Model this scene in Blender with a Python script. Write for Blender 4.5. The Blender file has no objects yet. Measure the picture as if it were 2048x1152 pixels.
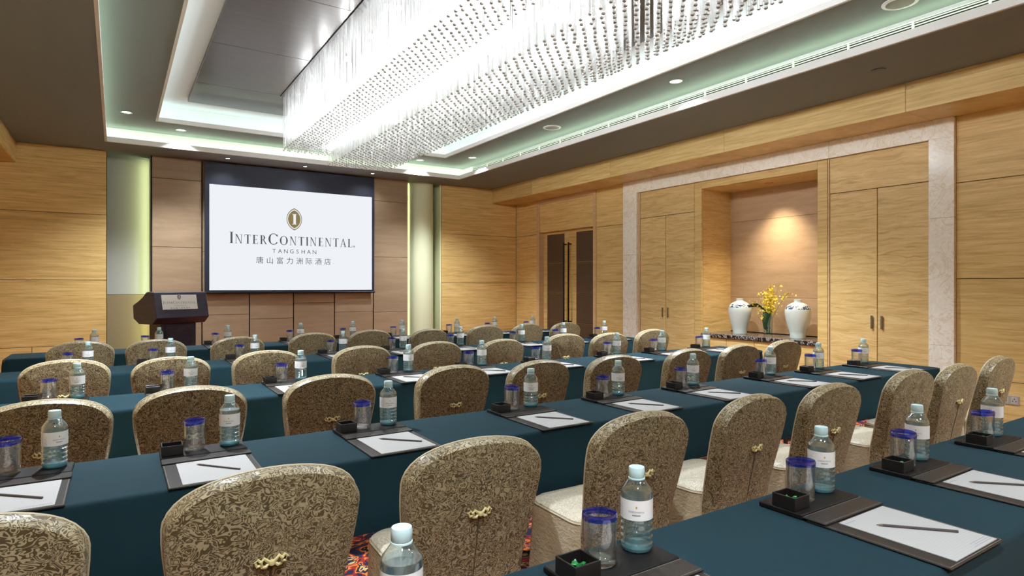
import bpy, bmesh, math, random
from mathutils import Vector, Matrix
random.seed(7)
PI = math.pi
sc = bpy.context.scene
COL = sc.collection

# ------------------------------------------------------------------ camera, world, exposure
cam_d = bpy.data.cameras.new('camera')
cam = bpy.data.objects.new('camera', cam_d); COL.objects.link(cam); sc.camera = cam
cam_d.sensor_width = 36.0
cam_d.lens = 1220.6 / 2048 * 36.0
cam_d.shift_y = -3.0 / 2048
cam_d.clip_start = 0.05
cam.location = (0, 0, 1.45)
cam.rotation_euler = (PI / 2, 0, -math.atan(792 / 1220.6))
w = bpy.data.worlds.new('world'); sc.world = w; w.use_nodes = True
w.node_tree.nodes['Background'].inputs[0].default_value = (0.9, 0.88, 0.82, 1)
w.node_tree.nodes['Background'].inputs[1].default_value = 0.05
sc.view_settings.view_transform = 'Standard'
sc.view_settings.look = 'None'
sc.view_settings.gamma = 1.0
sc.view_settings.use_curve_mapping = False
sc.view_settings.exposure = 1.02
sc.cycles.max_bounces = 8
sc.cycles.transparent_max_bounces = 12
sc.cycles.transmission_bounces = 6
sc.cycles.diffuse_bounces = 4
sc.cycles.glossy_bounces = 3
sc.cycles.sample_clamp_indirect = 4.0
sc.cycles.caustics_reflective = False
sc.cycles.adaptive_threshold = 0.06
sc.cycles.adaptive_min_samples = 12

# light levels (watts unless noted), room lamps plus fill downlights added behind the camera
L_SPOT = 540.0        # recessed downlights
L_COVE_OUT = 1.0      # per metre, greenish white strip in the outer cove
L_COVE_IN = 0.55       # per metre, cool white strip in the inner cove
L_CHAND = 56.0        # each lamp inside the crystal chandelier
L_ALCOVE = 5.2
L_NICHE = 85.0
L_SCREEN = 0.495       # emission strength of the projected picture
L_WASH = 15.0

# ------------------------------------------------------------------ materials
def lin(c):
    return tuple(((v / 255) / 12.92 if v / 255 <= 0.04045 else ((v / 255 + 0.055) / 1.055) ** 2.4) for v in c) + (1.0,)

class NT:
    def __init__(s, name):
        s.m = bpy.data.materials.new(name); s.m.use_nodes = True
        s.t = s.m.node_tree; s.n = s.t.nodes
        s.b = s.n['Principled BSDF']; s.out = s.n['Material Output']
    def add(s, typ, **kw):
        n = s.n.new('ShaderNode' + typ)
        for k, v in kw.items(): setattr(n, k, v)
        return n
    def link(s, a, b): s.t.links.new(a, b)
    def set(s, **kw):
        for k, v in kw.items(): s.b.inputs[k.replace('_', ' ')].default_value = v
    def coords(s, scale=(1, 1, 1), rand=0.0):
        tc = s.add('TexCoord'); mp = s.add('Mapping')
        mp.inputs['Scale'].default_value = scale
        if rand:
            oi = s.add('ObjectInfo'); mu = s.add('Math', operation='MULTIPLY'); mu.inputs[1].default_value = rand
            s.link(oi.outputs['Random'], mu.inputs[0])
            va = s.add('VectorMath', operation='ADD')
            s.link(tc.outputs['Object'], va.inputs[0]); s.link(mu.outputs[0], va.inputs[1])
            s.link(va.outputs[0], mp.inputs['Vector'])
        else:
            s.link(tc.outputs['Object'], mp.inputs['Vector'])
        return mp.outputs[0]
    def noise(s, vec, scale=5, detail=4, dist=0.0, rough=0.5):
        n = s.add('TexNoise'); n.inputs['Scale'].default_value = scale; n.inputs['Detail'].default_value = detail
        n.inputs['Distortion'].default_value = dist; n.inputs['Roughness'].default_value = rough
        if vec is not None: s.link(vec, n.inputs['Vector'])
        return n.outputs['Fac']
    def ramp(s, fac, stops, const=False):
        r = s.add('ValToRGB'); e = r.color_ramp.elements
        if const: r.color_ramp.interpolation = 'CONSTANT'
        while len(e) > 1: e.remove(e[-1])
        e[0].position, e[0].color = stops[0]
        for p, c in stops[1:]:
            q = e.new(p); q.color = c
        s.link(fac, r.inputs['Fac']); return r.outputs['Color']
    def mix(s, fac, a, b, mode='MIX'):
        m = s.add('Mix', data_type='RGBA', blend_type=mode)
        if isinstance(fac, float): m.inputs[0].default_value = fac
        else: s.link(fac, m.inputs[0])
        for k, v in ((6, a), (7, b)):
            if isinstance(v, tuple): m.inputs[k].default_value = v
            else: s.link(v, m.inputs[k])
        return m.outputs[2]
    def bump(s, h, strength=0.2, dist=0.01):
        b = s.add('Bump'); b.inputs['Strength'].default_value = strength; b.inputs['Distance'].default_value = dist
        s.link(h, b.inputs['Height']); s.link(b.outputs[0], s.b.inputs['Normal'])

MAT = {}
def plain(name, rgb, rough=0.5, metal=0.0, **kw):
    t = NT(name); t.set(Base_Color=lin(rgb), Roughness=rough, Metallic=metal, **kw); MAT[name] = t.m; return t.m

def wood(name, a, b, c, zs=24.0, dist=0.6, rough=0.42, xy=1.1, wob=0.0):
    t = NT(name)
    v = t.coords((xy, xy, zs), rand=31.0)
    if wob:
        v0 = t.coords((1, 1, 1), rand=31.0)
        nz = t.noise(v0, 5.0, 2, 0.4)
        cx = t.add('CombineXYZ'); mu = t.add('Math', operation='MULTIPLY'); mu.inputs[1].default_value = wob * zs
        t.link(nz, mu.inputs[0]); t.link(mu.outputs[0], cx.inputs[2])
        va = t.add('VectorMath', operation='ADD'); t.link(v, va.inputs[0]); t.link(cx.outputs[0], va.inputs[1]); v = va.outputs[0]
    f = t.noise(v, 1.6, 6, dist, 0.62)
    col = t.ramp(f, [(0.30, lin(a)), (0.5, lin(b)), (0.70, lin(c))])
    fine = t.noise(t.coords((6, 6, 190), rand=17.0), 2.0, 3, 0.0)
    col = t.mix(0.22, col, t.ramp(fine, [(0.3, lin((196, 168, 132))), (0.65, lin((255, 245, 225)))]), 'MULTIPLY')
    oi = t.add('ObjectInfo'); hs = t.add('HueSaturation'); mr = t.add('MapRange')
    mr.inputs['To Min'].default_value = 0.93; mr.inputs['To Max'].default_value = 1.05
    t.link(oi.outputs['Random'], mr.inputs['Value']); t.link(mr.outputs[0], hs.inputs['Value']); t.link(col, hs.inputs['Color'])
    t.link(hs.outputs[0], t.b.inputs['Base Color']); t.set(Roughness=rough)
    t.b.inputs['Specular IOR Level'].default_value = 0.35
    MAT[name] = t.m; return t.m

wood('oak', (194, 160, 96), (222, 189, 122), (236, 207, 145))
wood('oak_flame', (194, 160, 100), (224, 191, 128), (236, 210, 152), zs=16, dist=1.6, wob=0.06)
wood('oak_soft', (206, 172, 128), (216, 182, 138), (224, 192, 150), zs=12, dist=0.3, rough=0.5)
wood('tan_panel', (154, 131, 104), (163, 140, 113), (171, 148, 121), zs=9, dist=0.3, rough=0.5)
wood('niche_tan', (188, 158, 124), (198, 168, 134), (206, 176, 142), zs=9, dist=0.3, rough=0.5)
plain('joint_dark', (34, 26, 20), 0.6)
plain('wall_base', (120, 95, 66), 0.7)
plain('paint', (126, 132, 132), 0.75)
plain('paint_lip', (222, 219, 214), 0.6)
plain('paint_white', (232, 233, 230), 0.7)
plain('grey_cloth', (176, 174, 166), 0.85)
plain('beige_low', (150, 130, 96), 0.8)
plain('column_paint', (222, 226, 186), 0.55)
plain('black_slot', (14, 14, 14), 0.7)
plain('vent_white', (226, 226, 222), 0.5)
plain('speaker_mesh', (150, 148, 140), 0.8)
plain('chrome', (205, 205, 205), 0.2, 1.0)
plain('pewter', (150, 138, 118), 0.35, 0.9)
plain('rod_tip', (186, 183, 178), 0.35, 0.3)
plain('plate_dark', (74, 70, 66), 0.5, 0.3)
plain('black_metal', (26, 24, 24), 0.35, 0.6)
plain('screen_black', (28, 33, 52), 0.55)
plain('teal_underside', (20, 20, 22), 0.7)
plain('table_board', (96, 76, 56), 0.6)
plain('steel_leg', (120, 120, 122), 0.35, 0.8)
plain('black_wood', (22, 20, 19), 0.5, Specular_IOR_Level=0.25)
plain('box_black', (26, 23, 22), 0.4)
plain('recess_black', (8, 8, 8), 0.6)
plain('stitch', (170, 162, 148), 0.7)
plain('pencil_grey', (78, 74, 72), 0.42)
plain('pencil_tip', (126, 104, 84), 0.6)
plain('graphite', (40, 40, 42), 0.4)
plain('green_foil', (20, 120, 50), 0.25)
plain('print_grey', (150, 150, 156), 0.7)
plain('cap_blue', (196, 228, 232), 0.4)
plain('label_white', (236, 238, 238), 0.5)
plain('print_dark', (74, 74, 78), 0.6)
plain('print_gold', (196, 164, 70), 0.5)
plain('print_blue', (150, 158, 204), 0.6)
plain('bow_gold', (226, 212, 152), 0.45)
plain('seam_dark', (92, 78, 52), 0.8)
plain('piping_cream', (204, 192, 162), 0.5)
plain('plate_silver', (206, 200, 190), 0.4, 0.25)
plain('plate_ink', (92, 84, 84), 0.5)
plain('leaf_green', (38, 82, 34), 0.45)
plain('stem_green', (96, 112, 44), 0.6)
plain('socket_grey', (168, 164, 156), 0.4)
plain('brown_leather', (82, 60, 42), 0.5)
plain('leather_seam', (116, 92, 66), 0.6)

t = NT('mahogany'); v = t.coords((3, 3, 14))
t.link(t.ramp(t.noise(v, 2, 4, 0.5), [(0.3, lin((38, 34, 48))), (0.7, lin((56, 52, 70)))]), t.b.inputs['Base Color']); t.set(Roughness=0.35); MAT['mahogany'] = t.m

t = NT('leather_black'); v = t.coords()
t.link(t.ramp(t.noise(v, 300, 2), [(0.3, lin((40, 36, 33))), (0.7, lin((54, 49, 45)))]), t.b.inputs['Base Color']); t.set(Roughness=0.42)
t.b.inputs['Specular IOR Level'].default_value = 0.3; t.bump(t.noise(v, 500, 2), 0.25, 0.002); MAT['leather_black'] = t.m

t = NT('paper'); v = t.coords((1, 1, 1)); sx = t.add('SeparateXYZ'); t.link(v, sx.inputs[0])
m1 = t.add('Math', operation='MULTIPLY'); m1.inputs[1].default_value = 1 / 0.0085; t.link(sx.outputs[1], m1.inputs[0])
m2 = t.add('Math', operation='FRACT'); t.link(m1.outputs[0], m2.inputs[0])
t.link(t.ramp(m2.outputs[0], [(0.0, lin((162, 162, 162))), (0.09, lin((174, 173, 170)))], True), t.b.inputs['Base Color']); t.set(Roughness=0.7); MAT['paper'] = t.m

t = NT('marble'); v = t.coords((1, 1, 1), rand=13)
f1 = t.noise(v, 3.0, 8, 2.5, 0.65); f2 = t.noise(v, 14.0, 6, 1.5, 0.6)
c1 = t.ramp(f1, [(0.35, lin((240, 234, 220))), (0.48, lin((247, 243, 232))), (0.515, lin((230, 216, 190))), (0.55, lin((246, 241, 230))), (0.75, lin((238, 230, 216)))])
t.link(t.mix(0.35, c1, t.ramp(f2, [(0.35, lin((228, 214, 190))), (0.6, lin((252, 250, 244)))]), 'MULTIPLY'), t.b.inputs['Base Color'])
t.set(Roughness=0.18); MAT['marble'] = t.m

t = NT('black_marble'); v = t.coords()
f1 = t.noise(v, 22.0, 6, 2.0, 0.7)
t.link(t.ramp(f1, [(0.0, lin((24, 18, 16))), (0.52, lin((46, 34, 30))), (0.57, lin((196, 190, 184))), (0.66, lin((52, 40, 36)))]), t.b.inputs['Base Color'])
t.set(Roughness=0.12); MAT['black_marble'] = t.m

t = NT('brown_ceiling_panel'); v = t.coords((0.8, 14, 1), rand=9)
t.link(t.ramp(t.noise(v, 3, 5, 0.3), [(0.3, lin((70, 60, 51))), (0.7, lin((82, 71, 61)))]), t.b.inputs['Base Color'])
t.set(Roughness=0.3, Metallic=0.35); MAT['brown_ceiling_panel'] = t.m

t = NT('teal_cloth'); v = t.coords((1, 1, 1), rand=5)
f = t.noise(v, 2.2, 3, 0.4)
t.link(t.ramp(f, [(0.3, lin((15, 43, 52))), (0.7, lin((19, 48, 57)))]), t.b.inputs['Base Color'])
t.set(Roughness=0.85); t.b.inputs['Sheen Weight'].default_value = 0.12; t.b.inputs['Sheen Tint'].default_value = lin((120, 170, 180))
t.b.inputs['Specular IOR Level'].default_value = 0.2
hb = t.mix(0.5, t.noise(v, 900, 1), t.noise(t.coords((1.5, 6, 2), rand=5), 2.0, 2, 1.0))
t.bump(hb, 0.25, 0.02); MAT['teal_cloth'] = t.m

def damask(name, light, dark, sat):
    t = NT(name); v = t.coords((1, 1, 1.25), rand=21)
    f = t.noise(v, 27.0, 1.0, 2.0, 0.45)
    K0, K1 = (0, 0, 0, 1), (1, 1, 1, 1)
    fac = t.ramp(f, [(0.33, K1), (0.35, K0), (0.42, K0), (0.435, K1), (0.50, K1), (0.515, K0), (0.595, K0), (0.61, K1), (0.68, K1), (0.70, K0)])
    big = t.noise(v, 4.0, 2, 0.3)
    dk = t.ramp(big, [(0.3, lin(tuple(int(q * 0.88) for q in dark))), (0.7, lin(dark))])
    t.link(t.mix(fac, dk, lin(light)), t.b.inputs['Base Color'])
    mr = t.add('MapRange'); mr.inputs['To Min'].default_value = 0.5; mr.inputs['To Max'].default_value = 0.34
    t.link(fac, mr.inputs['Value']); t.link(mr.outputs[0], t.b.inputs['Roughness'])
    t.b.inputs['Sheen Weight'].default_value = sat
    t.b.inputs['Sheen Tint'].default_value = lin((255, 240, 205))
    hb = t.noise(t.coords((1, 1, 0.6), rand=21), 7.0, 3, 0.8)
    t.bump(hb, 0.35, 0.03); MAT[name] = t.m
damask('damask', (176, 163, 129), (97, 83, 55), 0.12)
damask('damask_seat', (232, 224, 204), (214, 202, 176), 0.2)
t = NT('satin'); v = t.coords((1, 1, 1), rand=11)
t.link(t.ramp(t.noise(v, 6, 3, 0.8), [(0.3, lin((196, 180, 146))), (0.7, lin((220, 207, 178)))]), t.b.inputs['Base Color'])
t.set(Roughness=0.38); t.bump(t.noise(t.coords((18, 18, 30), rand=11), 2.5, 2, 0.6), 0.3, 0.02); MAT['satin'] = t.m

t = NT('carpet'); v = t.coords()
f = t.noise(v, 5.5, 2, 2.4)
c = t.ramp(f, [(0.0, lin((22, 26, 58))), (0.43, lin((150, 32, 26))), (0.49, lin((226, 128, 46))), (0.54, lin((26, 26, 44))), (0.60, lin((214, 178, 120))), (0.63, lin((30, 28, 52)))], True)
t.link(c, t.b.inputs['Base Color']); t.set(Roughness=0.95); t.bump(t.noise(v, 400, 2), 0.6, 0.004); MAT['carpet'] = t.m

t = NT('porcelain'); tc = t.add('TexCoord'); sx = t.add('SeparateXYZ'); t.link(tc.outputs['Object'], sx.inputs[0])
mr = t.ramp(sx.outputs[2], [(0.362, (0, 0, 0, 1)), (0.37, (1, 1, 1, 1)), (0.412, (1, 1, 1, 1)), (0.42, (0, 0, 0, 1))])
f = t.noise(t.coords((1, 1, 1.2), rand=3), 26.0, 4, 1.2)
ff = t.ramp(f, [(0.50, (0, 0, 0, 1)), (0.53, (1, 1, 1, 1))])
fac = t.mix(1.0, mr, ff, 'MULTIPLY')
t.link(t.mix(fac, lin((212, 220, 212)), lin((48, 62, 104))), t.b.inputs['Base Color']); t.set(Roughness=0.15); MAT['porcelain'] = t.m

t = NT('yellow_petal')
t.link(t.ramp(t.noise(t.coords(), 40, 1), [(0.35, lin((250, 214, 30))), (0.65, lin((255, 236, 110)))]), t.b.inputs['Base Color']); t.set(Roughness=0.55); MAT['yellow_petal'] = t.m

def thin_glass(name, tint, refl=0.1, rough=0.03, diff=0.0, diffcol=(1, 1, 1, 1)):
    t = NT(name); t.n.remove(t.b)
    tr = t.add('BsdfTransparent'); tr.inputs[0].default_value = tint
    gl = t.add('BsdfGlossy'); gl.inputs['Roughness'].default_value = rough
    lw = t.add('LayerWeight'); lw.inputs[0].default_value = 0.35
    mr = t.add('MapRange'); mr.inputs['To Min'].default_value = refl; mr.inputs['To Max'].default_value = 0.85
    t.link(lw.outputs['Facing'], mr.inputs['Value'])
    mx = t.add('MixShader'); t.link(mr.outputs[0], mx.inputs[0]); t.link(tr.outputs[0], mx.inputs[1]); t.link(gl.outputs[0], mx.inputs[2])
    o = mx.outputs[0]
    if diff:
        df = t.add('BsdfTranslucent'); df.inputs[0].default_value = diffcol
        d2 = t.add('BsdfDiffuse'); d2.inputs[0].default_value = diffcol
        ad = t.add('MixShader'); ad.inputs[0].default_value = 0.5; t.link(df.outputs[0], ad.inputs[1]); t.link(d2.outputs[0], ad.inputs[2])
        m2 = t.add('MixShader'); m2.inputs[0].default_value = diff; t.link(o, m2.inputs[1]); t.link(ad.outputs[0], m2.inputs[2]); o = m2.outputs[0]
    t.link(o, t.out.inputs['Surface']); MAT[name] = t.m
thin_glass('tumbler_glass', (0.97, 0.975, 0.97, 1), 0.06, 0.02, 0.025, (0.9, 0.9, 0.88, 1))
thin_glass('vase_glass', (0.90, 0.95, 0.92, 1), 0.06, 0.02)
thin_glass('pet_plastic', (0.92, 0.98, 0.985, 1), 0.08, 0.04, 0.06, (0.5, 0.9, 0.98, 1))
thin_glass('cobalt_glass', (0.26, 0.34, 0.93, 1), 0.07, 0.05, 0.12, (0.02, 0.07, 0.7, 1))
thin_glass('crystal_rod', (0.97, 0.97, 0.96, 1), 0.05, 0.16, 0.14, (0.9, 0.9, 0.89, 1))
thin_glass('water', (0.95, 0.99, 0.993, 1), 0.05, 0.03, 0.02, (0.7, 0.95, 1, 1))
thin_glass('cyan_base', (0.6, 0.92, 0.97, 1), 0.08, 0.05, 0.4, (0.5, 0.92, 1.0, 1))

def emis(name, rgb, s):
    t = NT(name); t.n.remove(t.b); e = t.add('Emission'); e.inputs[0].default_value = lin(rgb); e.inputs[1].default_value = s
    t.link(e.outputs[0], t.out.inputs['Surface']); MAT[name] = t.m
emis('lamp_glow', (255, 250, 238), 7.0)
emis('bulb_glow', (255, 246, 230), 14.0)
emis('screen_picture', (238, 242, 247), L_SCREEN)
emis('picture_ink', (92, 92, 94), L_SCREEN)
emis('picture_gold', (140, 124, 86), L_SCREEN)
for n_ in ('picture_ink', 'picture_gold', 'bulb_glow', 'lamp_glow'): MAT[n_].cycles.emission_sampling = 'NONE'

# ------------------------------------------------------------------ mesh helpers
class MB:
    def __init__(s): s.v = []; s.f = []; s.mi = []; s.cur = 0
    def add(s, vs, fs):
        o = len(s.v); s.v += [tuple(p) for p in vs]
        for f in fs: s.f.append(tuple(i + o for i in f)); s.mi.append(s.cur)
        return s
    def box(s, x0, x1, y0, y1, z0, z1):
        vs = [(x0, y0, z0), (x1, y0, z0), (x1, y1, z0), (x0, y1, z0), (x0, y0, z1), (x1, y0, z1), (x1, y1, z1), (x0, y1, z1)]
        return s.add(vs, [(0, 3, 2, 1), (4, 5, 6, 7), (0, 1, 5, 4), (1, 2, 6, 5), (2, 3, 7, 6), (3, 0, 4, 7)])
    def rings(s, rings, close=True, cap0=False, cap1=False):
        n = len(rings[0]); vs = [p for r in rings for p in r]; fs = []
        for i in range(len(rings) - 1):
            for j in range(n if close else n - 1):
                k = (j + 1) % n
                fs.append((i * n + j, i * n + k, (i + 1) * n + k, (i + 1) * n + j))
        if cap0: fs.append(tuple(reversed(range(n))))
        if cap1: fs.append(tuple((len(rings) - 1) * n + j for j in range(n)))
        return s.add(vs, fs)
    def lathe(s, prof, n=20, c=(0, 0, 0), cap0=True, cap1=True):
        return s.rings([[(c[0] + r * math.cos(2 * PI * k / n), c[1] + r * math.sin(2 * PI * k / n), c[2] + z) for k in range(n)] for r, z in prof], True, cap0, cap1)
    def tube(s, pts, r, n=6, closed=False):
        pts = [Vector(p) for p in pts]; R = []
        N = len(pts); up = Vector((0.3, 0.2, 1)).normalized()
        for i, p in enumerate(pts):
            if closed: d = pts[(i + 1) % N] - pts[i - 1]
            else: d = pts[min(i + 1, N - 1)] - pts[max(i - 1, 0)]
            d.normalize()
            a = d.cross(up)
            if a.length < 0.05: a = d.cross(Vector((1, 0, 0)))
            a.normalize(); b = d.cross(a)
            rr = r[i] if isinstance(r, (list, tuple)) else r
            R.append([p + (a * math.cos(2 * PI * k / n) + b * math.sin(2 * PI * k / n)) * rr for k in range(n)])
        if closed: R.append(R[0])
        return s.rings(R, True, not closed, not closed)
    def prism(s, poly, fn, d0, d1):
        n = len(poly)
        a = [fn(p[0], p[1], d0) for p in poly]; b = [fn(p[0], p[1], d1) for p in poly]
        fs = [tuple(range(n)), tuple(reversed(range(n, 2 * n)))] + [(i, i + n, (i + 1) % n + n, (i + 1) % n) for i in range(n)]
        return s.add(a + b, fs)
    def mesh(s, name, mats, smooth=False, bevel=0.0, fix=True, seg=1):
        me = bpy.data.meshes.new(name); me.from_pydata(s.v, [], s.f)
        if not isinstance(mats, (list, tuple)): mats = [mats]
        for m in mats: me.materials.append(MAT[m])
        for p, i in zip(me.polygons, s.mi): p.material_index = i
        bm = bmesh.new(); bm.from_mesh(me)
        if bevel:
            es = [e for e in bm.edges if len(e.link_faces) == 2 and e.calc_face_angle(0) > 0.6]
            bmesh.ops.bevel(bm, geom=es, offset=bevel, segments=seg, affect='EDGES', clamp_overlap=True)
        if fix: bmesh.ops.recalc_face_normals(bm, faces=bm.faces)
        if smooth:
            for f in bm.faces: f.smooth = True
            for e in bm.edges:
                if len(e.link_faces) == 2 and e.calc_face_angle(0) > 0.7: e.smooth = False
        bm.to_mesh(me); bm.free(); me.update()
        return me

def ob(name, me, parent=None, loc=None, rz=0.0, **props):
    o = bpy.data.objects.new(name, me); COL.objects.link(o)
    if parent is not None: o.parent = parent
    if loc is not None: o.location = loc
    if rz: o.rotation_euler = (0, 0, rz)
    for k, v in props.items(): o[k] = v
    return o
def thing(name, label, cat, loc=(0, 0, 0), rz=0.0, group=None):
    o = ob(name, None, None, loc, rz, label=label, category=cat)
    if group: o['group'] = group
    return o
def struct(name, me, label, parent=None):
    return ob(name, me, parent, kind='structure', label=label)
def boxm(name, b, mat, bevel=0.0, smooth=False):
    return MB().box(*b).mesh(name, mat, smooth, bevel)
def area(name, loc, rot, sx, sy, power, rgb, parent=None):
    d = bpy.data.lights.new(name, 'AREA'); d.shape = 'RECTANGLE'; d.size = sx; d.size_y = sy; d.energy = power; d.color = lin(rgb)[:3]
    o = bpy.data.objects.new(name, d); COL.objects.link(o); o.location = loc; o.rotation_euler = rot
    if parent: o.parent = parent
    return o
def spot(name, loc, power, rgb, ang=110, blend=0.8, rad=0.05, parent=None, rot=(0, 0, 0)):
    d = bpy.data.lights.new(name, 'SPOT'); d.energy = power; d.color = lin(rgb)[:3]; d.spot_size = math.radians(ang); d.spot_blend = blend; d.shadow_soft_size = rad
    o = bpy.data.objects.new(name, d); COL.objects.link(o); o.location = loc; o.rotation_euler = rot
    if parent: o.parent = parent
    return o

XL, XR, YB, YF, ZC = -1.75, 7.0, -2.6, 10.63, 3.42
# ------------------------------------------------------------------ floor and walls
struct('floor', boxm('floor', (XL - 0.3, 8.2, YB - 0.3, 11.4, -0.1, 0.0), 'carpet'), 'navy carpet with orange and red leaf pattern under the tables')
wl = struct('wall_left', boxm('wall_left', (XL - 0.2, XL - 0.03, YB, 11.2, 0, 4.1), 'wall_base'), 'oak panelled wall along the room outside the picture edge')
wb = struct('wall_back', boxm('wall_back', (XL, 7.2, YB - 0.2, YB - 0.03, 0, 4.1), 'wall_base'), 'oak panelled wall behind the camera')
m = MB()
m.box(XL, -0.116, YF + 0.03, YF + 0.2, 0, 3.6); m.box(0.44, 4.59, YF + 0.03, YF + 0.2, 0, 3.6); m.box(5.285, 7.9, YF + 0.03, YF + 0.2, 0, 3.6)
m.box(XL, 7.9, YF + 0.5, YF + 0.6, 0, 3.6)
for x in (-0.116, 0.44, 4.59, 5.285):
    s = 0.03 if x in (0.44, 5.285) else -0.03
    m.box(min(x, x + s), max(x, x + s), YF + 0.2, YF + 0.5, 0, 3.6)
wf = struct('wall_front', m.mesh('wall_front', 'joint_dark'), 'panelled end wall behind the screen with two lit alcoves')
m = MB()
XW = XR + 0.03
m.box(XW, XW + 0.12, YB, 4.112, 0, 3.6).box(XW, XW + 0.12, 4.112, 5.826, 2.84, 3.6).box(XW, XW + 0.12, 5.826, 8.17, 0, 3.6)
m.box(XW, XW + 0.12, 8.17, 9.80, 2.52, 3.6).box(XW, XW + 0.12, 9.80, 10.7, 0, 3.6).box(7.9, 8.0, YB, 11.2, 0, 3.6)
wr = struct('wall_right', m.mesh('wall_right', 'joint_dark'), 'oak panelled long wall with door, cabinets and display niche')

G = 0.003
def panel_y(par, x0, x1, z0, z1, mat='oak', y=YF, name='wood_panel'):
    return ob(name, boxm(name, (x0 + G, x1 - G, y, y + 0.028, z0 + G, z1 - G), mat, 0.002), par)
def panel_x(par, y0, y1, z0, z1, mat='oak', x=XR, name='wood_panel', th=0.028):
    return ob(name, boxm(name, (x, x + th, y0 + G, y1 - G, z0 + G, z1 - G), mat, 0.002), par)

# front wall: left oak field
for z0, z1 in ((0, .615), (.615, 1.541), (1.541, 2.487), (2.487, 3.42)):
    if z0 == 0:
        panel_y(wf, XL, -0.97, z0, z1); panel_y(wf, -0.97, -0.116, z0, z1)
    else: panel_y(wf, XL, -0.116, z0, z1)
# middle tan panels
cols = [0.447, 1.127, 1.818, 2.509, 3.202, 3.905, 4.588]
js = [[1.02, 2.05, 3.09], [1.0, 2.0], [0.92, 2.0], [1.17, 2.0], [1.0, 2.0], [0.983, 1.988, 3.006]]
for i in range(6):
    zz = [0.0] + js[i] + [3.42]
    for a, b in zip(zz, zz[1:]):
        panel_y(wf, cols[i] + 0.006, cols[i + 1] - 0.006, a, b, 'tan_panel', y=YF - 0.005, name='tan_panel')
for z0, z1 in ((0, .57), (.57, 1.522), (1.522, 2.474), (2.474, 3.42)):
    panel_y(wf, 5.285, 7.0, z0, z1)
# alcoves
ob('grey_panel', boxm('grey_panel', (-0.116, 0.44, YF + 0.44, YF + 0.47, 1.33, 3.5), 'grey_cloth', 0.003), wf)
ob('beige_panel', boxm('beige_panel', (-0.116, 0.44, YF + 0.44, YF + 0.47, 0, 1.325), 'beige_low', 0.003), wf)
ob('alcove_back', boxm('alcove_back', (4.59, 5.285, YF + 0.46, YF + 0.49, 0, 3.5), 'column_paint'), wf)
ob('alcove_side', boxm('alcove_side', (5.255, 5.283, YF + 0.03, YF + 0.46, 0, 3.5), 'column_paint'), wf)
m = MB().lathe([(0.25, 0), (0.25, 3.42)], 40)
col = struct('column_1', m.mesh('column', 'column_paint', True), 'round pale green lit column in the alcove right of the screen')
col.location = (4.925, YF + 0.22, 0)
# right wall panels
for y0, y1 in ((9.88, 10.63), (7.385, 8.10)):
    for z0, z1 in ((.1, .56), (.56, 1.528), (1.528, 2.478), (2.478, 3.15)): panel_x(wr, y0, y1, z0, z1)
for y0, y1 in ((0.3, 2.685), (YB, 0.3)):
    for z0, z1 in ((.1, .556), (.556, 1.526), (1.526, 2.476), (2.476, 3.15)): panel_x(wr, y0, y1, z0, z1)
bb = MB().box(XR - 0.012, XR + 0.03, YB, 2.685, 0, 0.1).box(XR - 0.012, XR + 0.03, 7.385, 8.10, 0, 0.1).box(XR - 0.012, XR + 0.03, 9.88, 10.62, 0, 0.1)
struct('baseboard_right', bb.mesh('baseboard_right', 'oak', bevel=0.003), 'low oak baseboard along the long right wall')
for x in (XL - 0.03,):
    for k in range(4):
        for z0, z1 in ((0, .615), (.615, 1.541), (1.541, 2.487), (2.487, 3.42)):
            ob('wood_panel', boxm('wood_panel', (x, x + 0.028, YB + k * 3.3 + G, YB + (k + 1) * 3.3 - G, z0 + G, z1 - G), 'oak'), wl)
for k in range(3):
    for z0, z1 in ((0, .615), (.615, 1.541), (1.541, 2.487), (2.487, 3.42)):
        ob('wood_panel', boxm('wood_panel', (XL + k * 2.92 + G, XL + (k + 1) * 2.92 - G, YB - 0.03, YB, z0 + G, z1 - G), 'oak'), wb)
# bulkheads
def bulkhead(name, x0, x1, label, joints):
    b = struct(name, boxm(name, (x0 + 0.02, x1 - 0.02, YB, YF, 3.16, 3.42), 'joint_dark'), label)
    for a, c in zip(joints, joints[1:]):
        fx = (x0, x0 + 0.02) if x1 > 3 else (x1 - 0.02, x1)
        ob('face_board', boxm('face_board', (fx[0], fx[1], a + G / 2, c - G / 2, 3.138, 3.42), 'oak', 0.002), b)
        u = (x0 + 0.02, x1) if x1 > 3 else (x0, x1 - 0.02)
        ob('soffit_board', boxm('soffit_board', (u[0], u[1], a + G / 2, c - G / 2, 3.138, 3.158), 'oak', 0.001), b)
bulkhead('trim_1', 6.41, 7.03, 'oak bulkhead running along the top of the long right wall', [YB, 0.75, 2.882, 4.984, 7.094, 9.2, 10.62])
bulkhead('trim_2', XL - 0.03, -1.14, 'oak bulkhead end at the upper left corner of the picture', [YB, 0.75, 2.882, 4.984, 7.094, 9.2, 10.62])

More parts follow.
